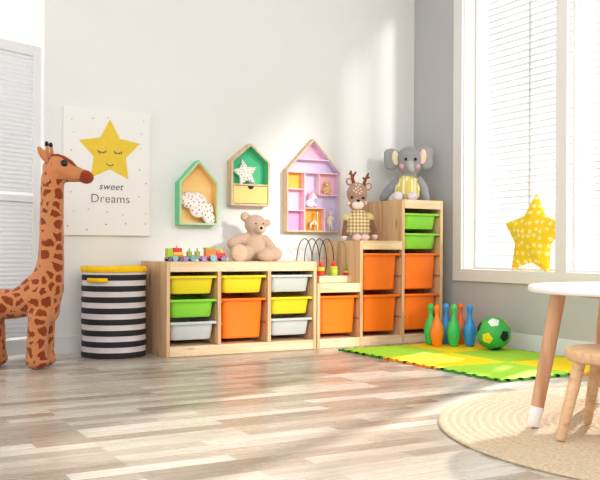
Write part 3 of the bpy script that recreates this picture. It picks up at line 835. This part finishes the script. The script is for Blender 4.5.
# ------------------------------------------------------------------ plush elephant
M['ele'] = plush('elephant grey plush', (150, 150, 154)); M['ele_arm'] = plush('elephant sleeve grey', (138, 140, 150), .08, 90)
M['ele_in'] = plush('elephant inner ear cream', (238, 220, 186)); M['ele_peach'] = plush('elephant inner ear peach', (240, 200, 172))
M['ele_pink'] = plush('elephant cheek pink', (236, 170, 182)); M['ele_sole'] = plush('elephant sole', (226, 214, 222)); M['ele_l'] = plush('trunk light grey', (186, 184, 184))
M['dress'] = dotted('shiny yellow dress', (224, 206, 110), (248, 240, 190), 38, .3, 3, rough=.45)
def elephant():
    s = .00092
    P = lambda x, z, y=0: ((x-262)*s, y, (440-z)*s)
    t = thing('toy_elephant', 'grey plush elephant in a yellow dress sitting on the tallest step', 'soft toy', (1.756, .20, .91), -math.radians(31))
    pr = [('e', P(262, 130), (.080, .066, .084)), ('e', P(262, 188, -.005), (.078, .063, .058)), ('c', P(262, 240), P(258, 290), .05, .06), ('e', P(245, 370), (.080, .055, .064)),
          ('c', P(215, 405, -.02), P(175, 410, -.085), .032, .031), ('c', P(270, 405, -.02), P(272, 410, -.085), .032, .031)]
    blob('body', pr, 'ele', t, .006, 4)
    blob('dress', [('e', P(246, 350, -.006), (.090, .062, .066)), ('c', P(250, 312, -.010), P(247, 390, -.006), .068, .074), ('e', P(242, 392, -.008), (.090, .060, .042)), ('c', P(205, 300, -.028), P(195, 280, -.018), .014, .012), ('c', P(300, 300, -.028), P(312, 280, -.018), .014, .012)], 'dress', t, .006, 4)
    blob('arm', [('c', P(172, 285), P(125, 345, -.01), .026, .034), ('c', P(125, 345, -.01), P(75, 415, -.02), .034, .026)], 'ele_arm', t, .006, 3)
    blob('arm', [('c', P(335, 285), P(366, 345, -.01), .026, .032), ('c', P(366, 345, -.01), P(382, 415, -.02), .032, .026)], 'ele', t, .006, 3)
    for sx, cx, cz, w, h, m in ((-1, 138, 132, .056, .074, 'ele_in'), (1, 384, 122, .050, .078, 'ele_peach')):
        e = blob('ear', [('e', P(cx, cz, .012), (w, .016, h)), ('e', P(cx-sx*28, cz-10, .008), (.030, .014, h*.72)), ('e', P(cx+sx*18, cz-38, .014), (.038, .014, .036)), ('e', P(cx+sx*10, cz+42, .014), (.040, .014, .034))], 'ele', t, .005, 4)
        ball_part('inner_ear', P(cx-sx*(26 if sx < 0 else 26), cz-6, -.004), (.024, .008, .050), m, e, (0, sx*.12, 0))
    blob('trunk', [('c', P(262, 175, -.060), P(266, 212, -.085), .024, .020), ('c', P(266, 212, -.085), P(272, 222, -.10), .020, .016)], 'ele_l', t, .004, 3)
    for x in (232, 300): ball_part('eye', P(x, 140, -.062), (.0095, .008, .0105), 'black', t)
    for x in (205, 318): ball_part('cheek', P(x, 190, -.048), (.015, .013, .016), 'ele_pink', t)
    for x, z in ((172, 407), (274, 408)): ball_part('foot', P(x, z, -.105), (.033, .018, .030), 'ele_sole', t)
elephant()

# ------------------------------------------------------------------ toy train
for n_, c_ in dict(t_lime=(176, 206, 60), t_red=(222, 48, 40), t_orange=(240, 128, 40), t_yellow=(244, 206, 56), t_lilac=(150, 132, 190), t_blue=(128, 184, 206), t_teal=(96, 168, 176), t_olive=(168, 176, 60), t_dark=(60, 52, 70), t_purple=(140, 92, 170), t_green=(80, 170, 70)).items():
    M[n_] = plain('toy paint '+n_, c_, .4, .03)
def train():
    sx = .00079; sz = .00076
    X = lambda zx: (zx-312)*sx; Z = lambda zy: (190-zy)*sz
    t = thing('toy_train', 'colourful wooden toy train standing on the low unit', 'toy train', (.217, .115, .52))
    def bx(name, x0, z0, x1, z1, mat, parent, hw=.020):
        bm = bmesh.new(); box(bm, X(x0), -hw, Z(z1), X(x1), hw, Z(z0), .0015); return finish(name, bm, mat, parent)
    def wheel(x, r, mat, parent):
        for sy in (-1, 1):
            bm = bmesh.new(); n = 20; R = r*sz
            y0, y1 = sy*.022, sy*.030
            lathe(bm, [(R*.85, 0), (R, .001), (R, .007), (R*.85, .008), (R*.7, .006), (R*.3, .006), (R*.25, .009)], 20)
            w = finish('wheel', bm, mat, parent, smooth=True, angle=35)
            w.rotation_euler = (sy*-PI/2 if False else (PI/2 if sy < 0 else -PI/2), 0, 0); w.location = (X(x), sy*.022, R+.0003)
            bm = bmesh.new()
            for k in range(6):
                a = k*PI/3; c, s_ = math.cos(a), math.sin(a)
                tube(bm, [(0, 0, .0065), (c*R*.8, s_*R*.8, .0065)], .0012, 4)
            # spokes merged in the hub disc
            bm2 = bm; finish('spokes', bm2, 'canvas', w)
    def peg(x, z0, z1, r, mat, parent, y=0):
        bm = bmesh.new(); lathe(bm, [(r, Z(z1)), (r, Z(z0)+.001), (r*.6, Z(z0)+.003)], 14, (X(x), y, 0)); return finish('peg', bm, mat, parent, smooth=True, angle=40)
    a = bx('wagon', 75, 160, 203, 172, 't_lilac', t); bx('block', 80, 92, 122, 159, 't_lime', a); bx('block', 123, 122, 200, 159, 't_yellow', a); bx('block', 128, 90, 188, 121, 't_red', a); peg(155, 76, 90, .004, 't_orange', a)
    bx('block', 123, 140, 200, 159, 't_orange', a, .0205)
    wheel(96, 18, 't_dark', a); wheel(136, 23, 't_blue', a); wheel(180, 18, 't_dark', a)
    b = bx('wagon', 208, 160, 362, 172, 't_lilac', t); 
    for x in (252, 313): peg(x, 118, 159, .016, 't_olive', b); peg(x, 96, 117, .004, 't_green', b)
    wheel(214, 21, 't_lilac', b); wheel(270, 24, 't_teal', b); wheel(354, 21, 't_lilac', b)
    c = bx('locomotive', 368, 152, 532, 166, 't_red', t); bx('cabin', 372, 100, 448, 151, 't_orange', c); bx('roof', 368, 86, 452, 99, 't_olive', c, .024); bx('boiler', 449, 126, 526, 151, 't_red', c)
    peg(470, 108, 126, .006, 't_orange', c); peg(500, 100, 126, .009, 't_yellow', c); wheel(425, 27, 't_blue', c); wheel(505, 23, 't_purple', c)
    bm = bmesh.new(); box(bm, X(533), -.014, Z(186), X(552), .014, Z(160), .003); finish('bumper', bm, 't_lime', c)
    for x0, x1 in ((203, 208), (362, 368)): bx('coupling', x0-2, 162, x1+2, 170, 't_yellow', t, .004)
train()

# ------------------------------------------------------------------ bead maze
M['wire_b'] = plain('black wire', (40, 40, 44), .4); M['wire_g'] = plain('green wire', (70, 120, 70), .4); M['wire_r'] = plain('red wire', (200, 90, 80), .4)
def maze():
    t = thing('bead_maze', 'wooden bead maze with looping black wires on the lowest step', 'toy', (1.143, .205, .388))
    bm = bmesh.new(); box(bm, -.128, -.10, 0, .118, .10, .042, .004); finish('base', bm, 'pine_x', t)
    bm = bmesh.new(); pts = []; N = 150
    for i in range(N+1):
        u = i/N; a = 2*PI*4*u + PI*1.0
        pts.append((-.075+.165*u+.045*math.sin(a)*1.0-.0, .045+.030*math.sin(a+1.2), .155+.115*-math.cos(a)*-1))
    pts = []
    for i in range(N+1):
        u = i/N; a = 2*PI*4*u
        pts.append((-.175+.215*u-.060*math.sin(a), .05-.035*math.sin(a), .155-.116*math.cos(a)))
    tube(bm, pts, .0030, 6); finish('wire', bm, 'wire_b', t, smooth=True)
    bm = bmesh.new(); tube(bm, [(.035, -.05, .036), (.035, -.05, .20)]+[(.062-.027*math.cos(a), -.05+.02*math.sin(a)*0, .20+.055*math.sin(a)) for a in [PI*i/12 for i in range(1, 12)]]+[(.089, -.05, .20), (.10, -.05, .036)], .0016, 6); finish('wire', bm, 'wire_g', t, smooth=True)
    bm = bmesh.new(); tube(bm, [(-.10+.14*i/20, .0, .036+.12*math.sin(PI*i/20)) for i in range(21)], .0016, 6); finish('wire', bm, 'wire_r', t, smooth=True)
    def beads(x, y, items):
        z = .0422
        for r, h, m in items:
            r *= 1.15; h *= 1.1
            bm = bmesh.new(); lathe(bm, [(r*.8, 0), (r, h*.15), (r, h*.85), (r*.8, h)], 18, (x, y, z)); finish('bead', bm, m, t, smooth=True, angle=40); z += h
    beads(-.095, -.060, [(.021, .026, 't_red'), (.021, .022, 't_yellow'), (.011, .030, 't_red')])
    beads(.0, -.055, [(.023, .038, 't_lime'), (.021, .014, 't_yellow'), (.009, .03, 't_red')])
    beads(.100, -.050, [(.019, .016, 't_red'), (.017, .012, 't_yellow'), (.016, .009, 't_green')])
    beads(-.055, .0, [(.013, .03, 't_green')])
maze()

# ------------------------------------------------------------------ figurines in the big house
M['fig_w'] = plain('figurine white', (246, 242, 240), .4); M['fig_tan'] = plain('figurine tan', (222, 176, 110), .5); M['fig_spot'] = dotted('figurine spotted', (248, 236, 208), (206, 150, 60), 90, .3, 3, rough=.5)
M['fig_cream'] = plain('figurine cream', (244, 234, 200), .5)
def figures():
    b = lambda zx, zy: (1.133+X3(zx), .400, .704+Z3(zy))
    # unicorn sitting
    t = thing('unicorn_figurine', 'white unicorn figurine sitting in the lilac compartment', 'figurine', b(162, 335), -.4); 
    q = .0014
    P = lambda x, z, y=0: (x*q, y*q, z*q)
    blob('body', [('e', P(-4, 16), (.024, .018, .022)), ('c', P(4, 22), P(10, 44), .013, .011), ('c', P(10, 47, -2), P(20, 38, -6), .012, .008), ('c', P(8, 16, -6), P(20, 6, -8), .009, .007), ('c', P(8, 16, 6), P(20, 6, 8), .009, .007),
                  ('c', P(-10, 10, -8), P(2, 6, -12), .011, .009), ('c', P(-10, 10, 8), P(2, 6, 12), .011, .009)], 'fig_w', t, .003, 2)
    bm = bmesh.new(); tube(bm, [P(15, 54, -2), P(22, 66, -4)], [.0035, .0006], 8); finish('horn', bm, 't_yellow', t)
    blob('mane', [('c', P(6, 56), P(-2, 42), .009, .011), ('c', P(-2, 42), P(-8, 26), .011, .009)], 'pink_d', t, .003, 2)
    blob('tail', [('c', P(-18, 14), P(-24, 4.5), .006, .005)], 'pink_d', t, .003, 2)
    ball_part('hoof', P(21, 4, -8), (.007, .007, .005), 'pink_d', t); ball_part('hoof', P(21, 4, 8), (.007, .007, .005), 'pink_d', t)
    ball_part('eye', P(18, 47, -9), .0018, 'black', t)
    # little tan bear
    t = thing('bear_figurine', 'small tan bear figurine in the pink compartment', 'figurine', b(232, 277), -.4)
    blob('body', [('e', P(0, 20), (.015, .013, .019)), ('e', P(0, 42), (.016, .014, .014)), ('e', P(-9, 52), (.006, .004, .006)), ('e', P(9, 52), (.006, .004, .006)), ('c', P(-8, 26), P(-15, 16, -4), .006, .005), ('c', P(8, 26), P(15, 16, -4), .006, .005),
                  ('c', P(-6, 8), P(-8, 4.5, -6), .008, .006), ('c', P(6, 8), P(8, 4.5, -6), .008, .006)], 'fig_tan', t, .003, 2)
    ball_part('muzzle', P(0, 39, -10), (.006, .004, .005), 'fig_cream', t); ball_part('nose', P(0, 41, -13), .0018, 'black', t)
    for x in (-5, 5): ball_part('eye', P(x, 45, -9), .0016, 'black', t)
    # spotted giraffe
    t = thing('giraffe_figurine', 'small spotted giraffe figurine in the bottom orange compartment', 'figurine', b(176, 436), -.3)
    blob('body', [('e', P(0, 30), (.024, .012, .014))]+[('c', P(x, 26, y), P(x*1.1, 3.5, y), .006, .0045) for x in (-12, 12) for y in (-5, 5)]+[('c', P(10, 36), P(12, 68), .008, .006), ('c', P(12, 70), P(22, 66), .007, .005)], 'fig_spot', t, .003, 2)
    for y in (-3, 3):
        bm = bmesh.new(); tube(bm, [P(10, 73, y), P(9, 80, y)], .0015, 6); finish('horn', bm, 'antler', t)
    bm = bmesh.new(); tube(bm, [P(-16, 32), P(-21, 16)], .0015, 6); finish('tail', bm, 'antler', t)
    # jointed cream figure
    t = thing('doll_figurine', 'slim cream jointed figure in the bottom lilac compartment', 'figurine', b(250, 436), -.4)
    blob('body', [('c', P(0, 38), P(0, 52), .008, .011), ('c', P(0, 58), P(0, 62), .004, .004), ('e', P(0, 69), (.009, .009, .011)), ('c', P(-4, 34), P(-5, 3.5, -2), .006, .004), ('c', P(4, 34), P(7, 3.5, 2), .006, .004),
                  ('c', P(-9, 54), P(-13, 30), .004, .0035), ('c', P(9, 54), P(15, 34, -4), .004, .0035)], 'fig_cream', t, .003, 2)
figures()
for o in list(COL.objects):
    if o.name.endswith('_figurine'): o.scale = (1.2, 1.2, 1.2)

# ------------------------------------------------------------------ foam mat tiles
M['foam_g'] = plain('foam green', (168, 222, 62), .8, .03, 60, .2, .2); M['foam_y'] = plain('foam yellow', (255, 222, 24), .8, .02, 60, .2, .2)
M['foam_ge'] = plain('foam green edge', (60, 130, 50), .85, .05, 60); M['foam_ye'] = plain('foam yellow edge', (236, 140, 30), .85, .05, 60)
def tile_mesh(TS, inner):
    """square tile; sides listed in inner interlock with tabs, other sides show sockets"""
    bm = bmesh.new(); n = 6; tab = .018
    pts = []
    def side(p0, p1, outward):
        d = (p1-p0)/n
        res = []
        w = d.length
        dn = d.normalized()
        for i in range(n):
            a = p0+d*i
            res += [a, a+d*.30]
            o = outward*tab
            res += [a+d*.22+o, a+d*.35+o*1.15, a+d*.65+o*1.15, a+d*.78+o, a+d*.70]
        return res
    c = [Vector((0, 0)), Vector((TS, 0)), Vector((TS, TS)), Vector((0, TS))]
    outs = [Vector((0, -1)), Vector((1, 0)), Vector((0, 1)), Vector((-1, 0))]
    for i in range(4):
        if i in inner: pts.append(c[i])
        else: pts += side(c[i], c[(i+1) % 4], -outs[i])
    th = .012
    bot = [bm.verts.new((p.x, p.y, .0005)) for p in pts]; top = [bm.verts.new((p.x, p.y, th)) for p in pts]
    N = len(pts)
    f = bm.faces.new(top); f.material_index = 0; bm.faces.new(list(reversed(bot))).material_index = 1
    for i in range(N):
        bm.faces.new((bot[i], bot[(i+1) % N], top[(i+1) % N], top[i])).material_index = 1
    bmesh.ops.triangulate(bm, faces=[f for f in bm.faces if len(f.verts) > 4])
    return bm
TS = .460; names = {}
tl = {(0, 0): ('g', 'light green foam mat tile at the front corner nearest the camera'), (1, 0): ('y', 'yellow foam mat tile in the front row behind the table leg'),
      (0, 1): ('y', 'bright yellow foam mat tile in the middle row, away from the grey wall'), (1, 1): ('g', 'green foam mat tile under the toy football'),
      (0, 2): ('g', 'green foam mat tile against the stepped storage unit'), (1, 2): ('y', 'orange yellow foam mat tile under the skittles at the back')}
first = {}
for (i, j), (c, lab) in tl.items():
    inner = {1 if i == 0 else 3} | ({2} if j < 2 else set()) | ({0} if j > 0 else set())
    o = finish('foam_tile', tile_mesh(TS, inner), ['foam_'+c, 'foam_'+c+'e'])
    o.location = (1.004+i*TS, -1.514+j*TS, 0); tag(o, lab, 'floor mat', 'foam puzzle mat tiles')
    # filler tongues so that neighbouring tiles close up
MT = .012
# ------------------------------------------------------------------ skittles and ball
for n_, c_ in dict(pin_g=(58, 196, 92), pin_o=(250, 132, 30), pin_b=(44, 144, 214), pin_do=(236, 110, 40)).items():
    M[n_] = plain('skittle '+n_, c_, .3, .02, 8, .5)
def pin_mesh():
    bm = bmesh.new()
    prof = [(.018, 0), (.022, .003), (.026, .02), (.033, .055), (.0365, .085), (.034, .115), (.025, .145), (.015, .170), (.0105, .190), (.0105, .205), (.0135, .217), (.0165, .230), (.0165, .240), (.013, .250), (.007, .255), (.001, .2565)]
    lathe(bm, [(r*1.13, z*.985) for r, z in prof], 28); return bm
G = 'plastic skittles on the foam mat'
pins = {}
for x, y, c, lab in ((1.617, -.215, 'g', 'green plastic skittle farthest from the toy football'), (1.590, -.312, 'o', 'bright orange plastic skittle in front of the green end skittle'),
                     (1.725, -.228, 'b', 'blue plastic skittle half hidden behind the front green skittle'), (1.681, -.355, 'g', 'front green plastic skittle in the middle of the group'),
                     (1.806, -.268, 'o2', 'dark orange plastic skittle standing at the back between green and blue'), (1.768, -.400, 'b', 'blue plastic skittle next to the toy football')):
    m = {'g': 'pin_g', 'o': 'pin_o', 'b': 'pin_b', 'o2': 'pin_do'}[c]
    if m not in pins: o = finish('bowling_pin', pin_mesh(), m, smooth=True, angle=60); pins[m] = o
    else: o = pins[m].copy(); COL.objects.link(o)
    o.location = (x, y, MT); tag(o, lab, 'skittle', G)

M['ball_g'] = plain('football green', (62, 176, 82), .45, .04, 10); M['ball_k'] = plain('football black', (22, 24, 26), .45); M['ball_y'] = plain('football yellow', (246, 214, 40), .45); M['ball_w'] = plain('football white', (228, 238, 230), .45)
def football():
    R = .097
    t = thing('toy_football', 'green toy football with black, yellow and white pentagons on the foam mat', 'ball', (1.772, -.606, MT))
    bm = bmesh.new(); ellipsoid(bm, (0, 0, R), R, sub=4); finish('shell', bm, 'ball_g', t, smooth=True)
    yaw = .5095
    right = Vector((math.cos(yaw), -math.sin(yaw), 0)); fwd = Vector((math.sin(yaw), math.cos(yaw), 0)); up = Vector((0, 0, 1))
    def W(a, b):
        c = math.sqrt(1-a*a-b*b); return (right*a+up*b-fwd*c).normalized()
    y_, k_, w_ = W(-.53, -.19), W(.46, -.08), W(-.18, .70)
    ph = (1+5**.5)/2
    ico = [Vector(v).normalized() for v in [(0, s1, s2*ph) for s1 in (1, -1) for s2 in (1, -1)]+[(s1, s2*ph, 0) for s1 in (1, -1) for s2 in (1, -1)]+[(s2*ph, 0, s1) for s1 in (1, -1) for s2 in (1, -1)]]
    def frame(a, b, c):
        e0 = (a+b+c).normalized(); e1 = (a-e0*a.dot(e0)).normalized(); e2 = e0.cross(e1)
        if e2.dot(b) < 0: e2 = -e2; flip = True
        return Matrix((e0, e1, e2)).transposed(), e0.cross(e1).dot(b)
    a = ico[0]; nb = [v for v in ico if .3 < v.dot(a) < .9]
    T2, h2 = frame(y_, k_, w_)
    for b in nb:
        done = False
        for c in nb:
            if .3 < b.dot(c) < .9:
                T1, h1_ = frame(a, b, c)
                if h1_*h2 > 0: done = True; break
        if done: break
    Rm = T2 @ T1.transposed()
    vs = [Rm @ v for v in ico]
    cols = {}
    for v in vs:
        d = {'ball_y': v.dot(y_), 'ball_k': v.dot(k_), 'ball_w': v.dot(w_)}
        m = max(d, key=d.get)
        if d[m] < .9:
            m = 'ball_y' if (v.dot(right) > .4 and v.z > .2) else 'ball_k'
        bm = bmesh.new()
        nbv = [u for u in vs if .3 < u.dot(v) < .9]
        e1 = (nbv[0]-v*nbv[0].dot(v)).normalized(); e2 = v.cross(e1)
        ring0 = None; cen = bm.verts.new(v*(R+.0012)+Vector((0, 0, R)))
        prev = None; rows = []
        for q in (.33, .66, 1):
            row = []
            for k in range(30):
                ang = 2*PI*k/30; seg = (ang+PI/5) % (2*PI/5)-PI/5
                rad = .32*q*math.cos(PI/5)/math.cos(seg) if True else 0
                # pentagon with corners toward the neighbours
                seg2 = (ang) % (2*PI/5)-PI/5
                rad = .36*q*math.cos(PI/5)/math.cos(seg2)
                dv = (v*math.cos(rad)+(e1*math.cos(ang)+e2*math.sin(ang))*math.sin(rad))
                row.append(bm.verts.new(dv*(R+.0012)+Vector((0, 0, R))))
            rows.append(row)
        for k in range(30):
            bm.faces.new((cen, rows[0][k], rows[0][(k+1) % 30]))
            for A, B in zip(rows, rows[1:]): bm.faces.new((A[k], B[k], B[(k+1) % 30], A[(k+1) % 30]))
        finish('pentagon_panel', bm, m, t, smooth=True)
football()

# ------------------------------------------------------------------ jute rug
def rug_mat():
    s = NT('braided jute'); s.b.inputs['Roughness'].default_value = .95; s.b.inputs['Specular IOR Level'].default_value = .1
    sp = s.node('ShaderNodeSeparateXYZ'); s.link(s.tc.outputs['Object'], sp.inputs[0])
    r2 = s.node('ShaderNodeVectorMath', operation='LENGTH'); s.link(s.tc.outputs['Object'], r2.inputs[0])
    m = s.node('ShaderNodeMath', operation='MULTIPLY'); m.inputs[1].default_value = 2*PI/.029; s.link(r2.outputs['Value'], m.inputs[0])
    sn = s.node('ShaderNodeMath', operation='SINE'); s.link(m.outputs[0], sn.inputs[0])
    at = s.node('ShaderNodeMath', operation='ARCTAN2'); s.link(sp.outputs['Y'], at.inputs[0]); s.link(sp.outputs['X'], at.inputs[1])
    no = s.node('ShaderNodeTexNoise', i_Scale=90.0, i_Detail=3.0); s.link(s.tc.outputs['Object'], no.inputs['Vector'])
    n3 = s.node('ShaderNodeTexNoise', i_Scale=3.0, i_Detail=3.0); s.link(s.tc.outputs['Object'], n3.inputs['Vector'])
    base = s.ramp(no.outputs['Fac'], [(.3, lin((196, 174, 148))), (.7, lin((224, 206, 180)))])
    mr = s.ramp(sn.outputs[0], [(0, (.86, .84, .81, 1)), (.7, (1, 1, 1, 1))])
    c = s.mix(.8, base, mr, 'MULTIPLY')
    s.link(c, s.b.inputs['Base Color']); s.bump(no.outputs['Fac'], .8, .006)
    return s.m
M['jute'] = rug_mat()
bm = bmesh.new(); R0 = .872; N = 160; n_r = 30; prof = []
for i in range(n_r*4+1):
    r = R0*i/(n_r*4)
    prof.append((max(r, .0006), .0085+.0030*abs(math.sin(PI*r/R0*n_r))))
prof.append((R0+.001, .004)); prof.append((R0-.001, .0006))
lathe(bm, prof, N, cap0=True, cap1=True)
o = finish('round_rug', bm, 'jute', smooth=True, loc=(.888, -2.62, 0)); tag(o, 'round braided beige jute rug under the white table and stool', 'rug')
RT = .0118
# ------------------------------------------------------------------ round table and stool
M['lacq'] = plain('white lacquer', (240, 240, 240), .3, .004, 3, .5); M['sock'] = plain('white dipped paint', (240, 238, 238), .4, .004, 3)
def table():
    t = thing('round_table', 'round white childrens table with splayed wooden legs on the jute rug', 'table', (.764, -2.505, 0))
    bm = bmesh.new(); prof = [(.396, .448), (.403, .451), (.405, .457), (.405, .464), (.403, .469), (.397, .471)]; lathe(bm, prof, 72); finish('tabletop', bm, 'lacq', t, smooth=True, angle=50)
    bm = bmesh.new(); lathe(bm, [(.24, .434), (.24, .448)], 48); finish('apron', bm, 'beech', t, smooth=True, angle=50)
    for k in range(4):
        a = math.radians(157.5-90*k); d = Vector((math.cos(a), math.sin(a), 0))
        f = d*.414+Vector((0, 0, RT)); h = d*.330+Vector((0, 0, .448))
        j = f.lerp(h, .155)
        bm = bmesh.new(); tube(bm, [j, f.lerp(h, .5), h-(h-f).normalized()*.0], [.0215, .0235, .0245], 20)
        leg = finish('leg', bm, 'beech', t, smooth=True, angle=50)
        bm = bmesh.new(); ax = (h-f).normalized(); tube(bm, [f+Vector((0, 0, .004)), f+ax*.003+Vector((0, 0, .004)), j], [.018, .0205, .0222], 20)
        finish('foot_cap', bm, 'sock', leg, smooth=True, angle=50)
table()
def stool():
    t = thing('stool', 'small round light wood stool tucked beside the white table', 'stool', (.508, -2.600, 0))
    bm = bmesh.new(); prof = [(.160, .247), (.170, .250), (.174, .257), (.174, .274), (.171, .281), (.163, .285), (.10, .2835)]; lathe(bm, prof, 64); finish('seat', bm, 'birch', t, smooth=True, angle=50)
    for k in range(4):
        a = math.radians(162.5-90*k); d = Vector((math.cos(a), math.sin(a), 0))
        f = d*.213+Vector((0, 0, RT)); h = d*.150+Vector((0, 0, .2475))
        bm = bmesh.new(); tube(bm, [f+Vector((0, 0, .003)), f+(h-f)*.02+Vector((0, 0, .003)), f.lerp(h, .6), h], [.0125, .0145, .0185, .0195], 18)
        finish('leg', bm, 'birch', t, smooth=True, angle=50)
stool()
# cup of pencils on the table, just inside the frame edge
t = thing('pencil_cup', 'white cup with a yellow green band and pencils on the white table', 'cup', (.795, -2.335, .471))
M['cupw'] = plain('cup grey white', (226, 228, 226), .4); M['cupg'] = plain('cup lime', (190, 210, 40), .4)
bm = bmesh.new(); lathe(bm, [(.034, 0.0002), (.036, .003), (.038, .040)], 32, cap1=False); lathe(bm, [(.038, .040), (.041, .10), (.039, .10), (.034, .006)], 32, cap0=False, mi=1)
finish('cup_body', bm, ['cupg', 'cupw'], t, smooth=True, angle=40)
for i, (dx, dy, tx, ty, m) in enumerate(((-.02, .01, -.036, .018, 't_teal'), (.01, -.012, .02, -.02, 't_red'), (.0, .015, .0, .03, 't_yellow'))):
    bm = bmesh.new(); tube(bm, [(dx*.4, dy*.4, .007), (tx, ty, .120), (tx*1.08, ty*1.08, .131)], [.0036, .0036, .0006], 6); finish('pencil', bm, m, t)

# ------------------------------------------------------------------ light
w = bpy.data.worlds.new('sky'); bpy.context.scene.world = w; w.use_nodes = True
bg = w.node_tree.nodes['Background']; bg.inputs['Color'].default_value = (.985, .99, 1.0, 1); bg.inputs['Strength'].default_value = 1.4
def sun(name, d, e, ang, col=(1, .95, .88)):
    l = bpy.data.lights.new(name, 'SUN'); l.energy = e; l.angle = math.radians(ang); l.color = col
    o = bpy.data.objects.new(name, l); COL.objects.link(o); o.rotation_euler = Vector(d).to_track_quat('-Z', 'Y').to_euler(); return o
def area(name, loc, tgt, size, e, col=(1, .97, .93)):
    l = bpy.data.lights.new(name, 'AREA'); l.shape = 'RECTANGLE'; l.size, l.size_y = size; l.energy = e; l.color = col
    o = bpy.data.objects.new(name, l); COL.objects.link(o); o.location = loc
    o.rotation_euler = (Vector(tgt)-Vector(loc)).to_track_quat('-Z', 'Y').to_euler(); return o
sun('sun', (-.80, -.42, -.62), 9.5, 2.0, (1, .96, .91))
sun('low_sun', (-.29, 1, -.31), 3.2, 6, (1, .97, .93))
area('ceiling_fill', (-.6, -3.0, 2.7), (.3, -.6, .6), (2.4, 2.4), 84, (1, .995, .985))  # unseen fill lamp, added to make up for light the ceiling blocks
area('left_fill', (-3.6, 1.2, 1.8), (-.6, 1.0, 1.8), (1.6, 1.8), 30)  # added off-screen fill, brightens the return wall behind the screen

# ------------------------------------------------------------------ camera
F = 860.8
cam = bpy.data.cameras.new('camera'); co = bpy.data.objects.new('camera', cam); COL.objects.link(co)
cam.sensor_fit = 'HORIZONTAL'; cam.sensor_width = 36; cam.lens = F/600*36; cam.clip_start = .05
cam.shift_x = 0; cam.shift_y = 10.82/600
co.location = (-1.6496, -4.4199, .5829)
co.rotation_euler = (Matrix.Rotation(-.5095, 3, 'Z') @ Matrix.Rotation(PI/2, 3, 'X') @ Matrix.Rotation(.0044, 3, 'Z')).to_euler()
bpy.context.scene.camera = co
vs = bpy.context.scene.view_settings; vs.view_transform = 'Standard'; vs.look = 'None'; vs.exposure = 0; vs.gamma = 1
bpy.context.scene.cycles.max_bounces = 8
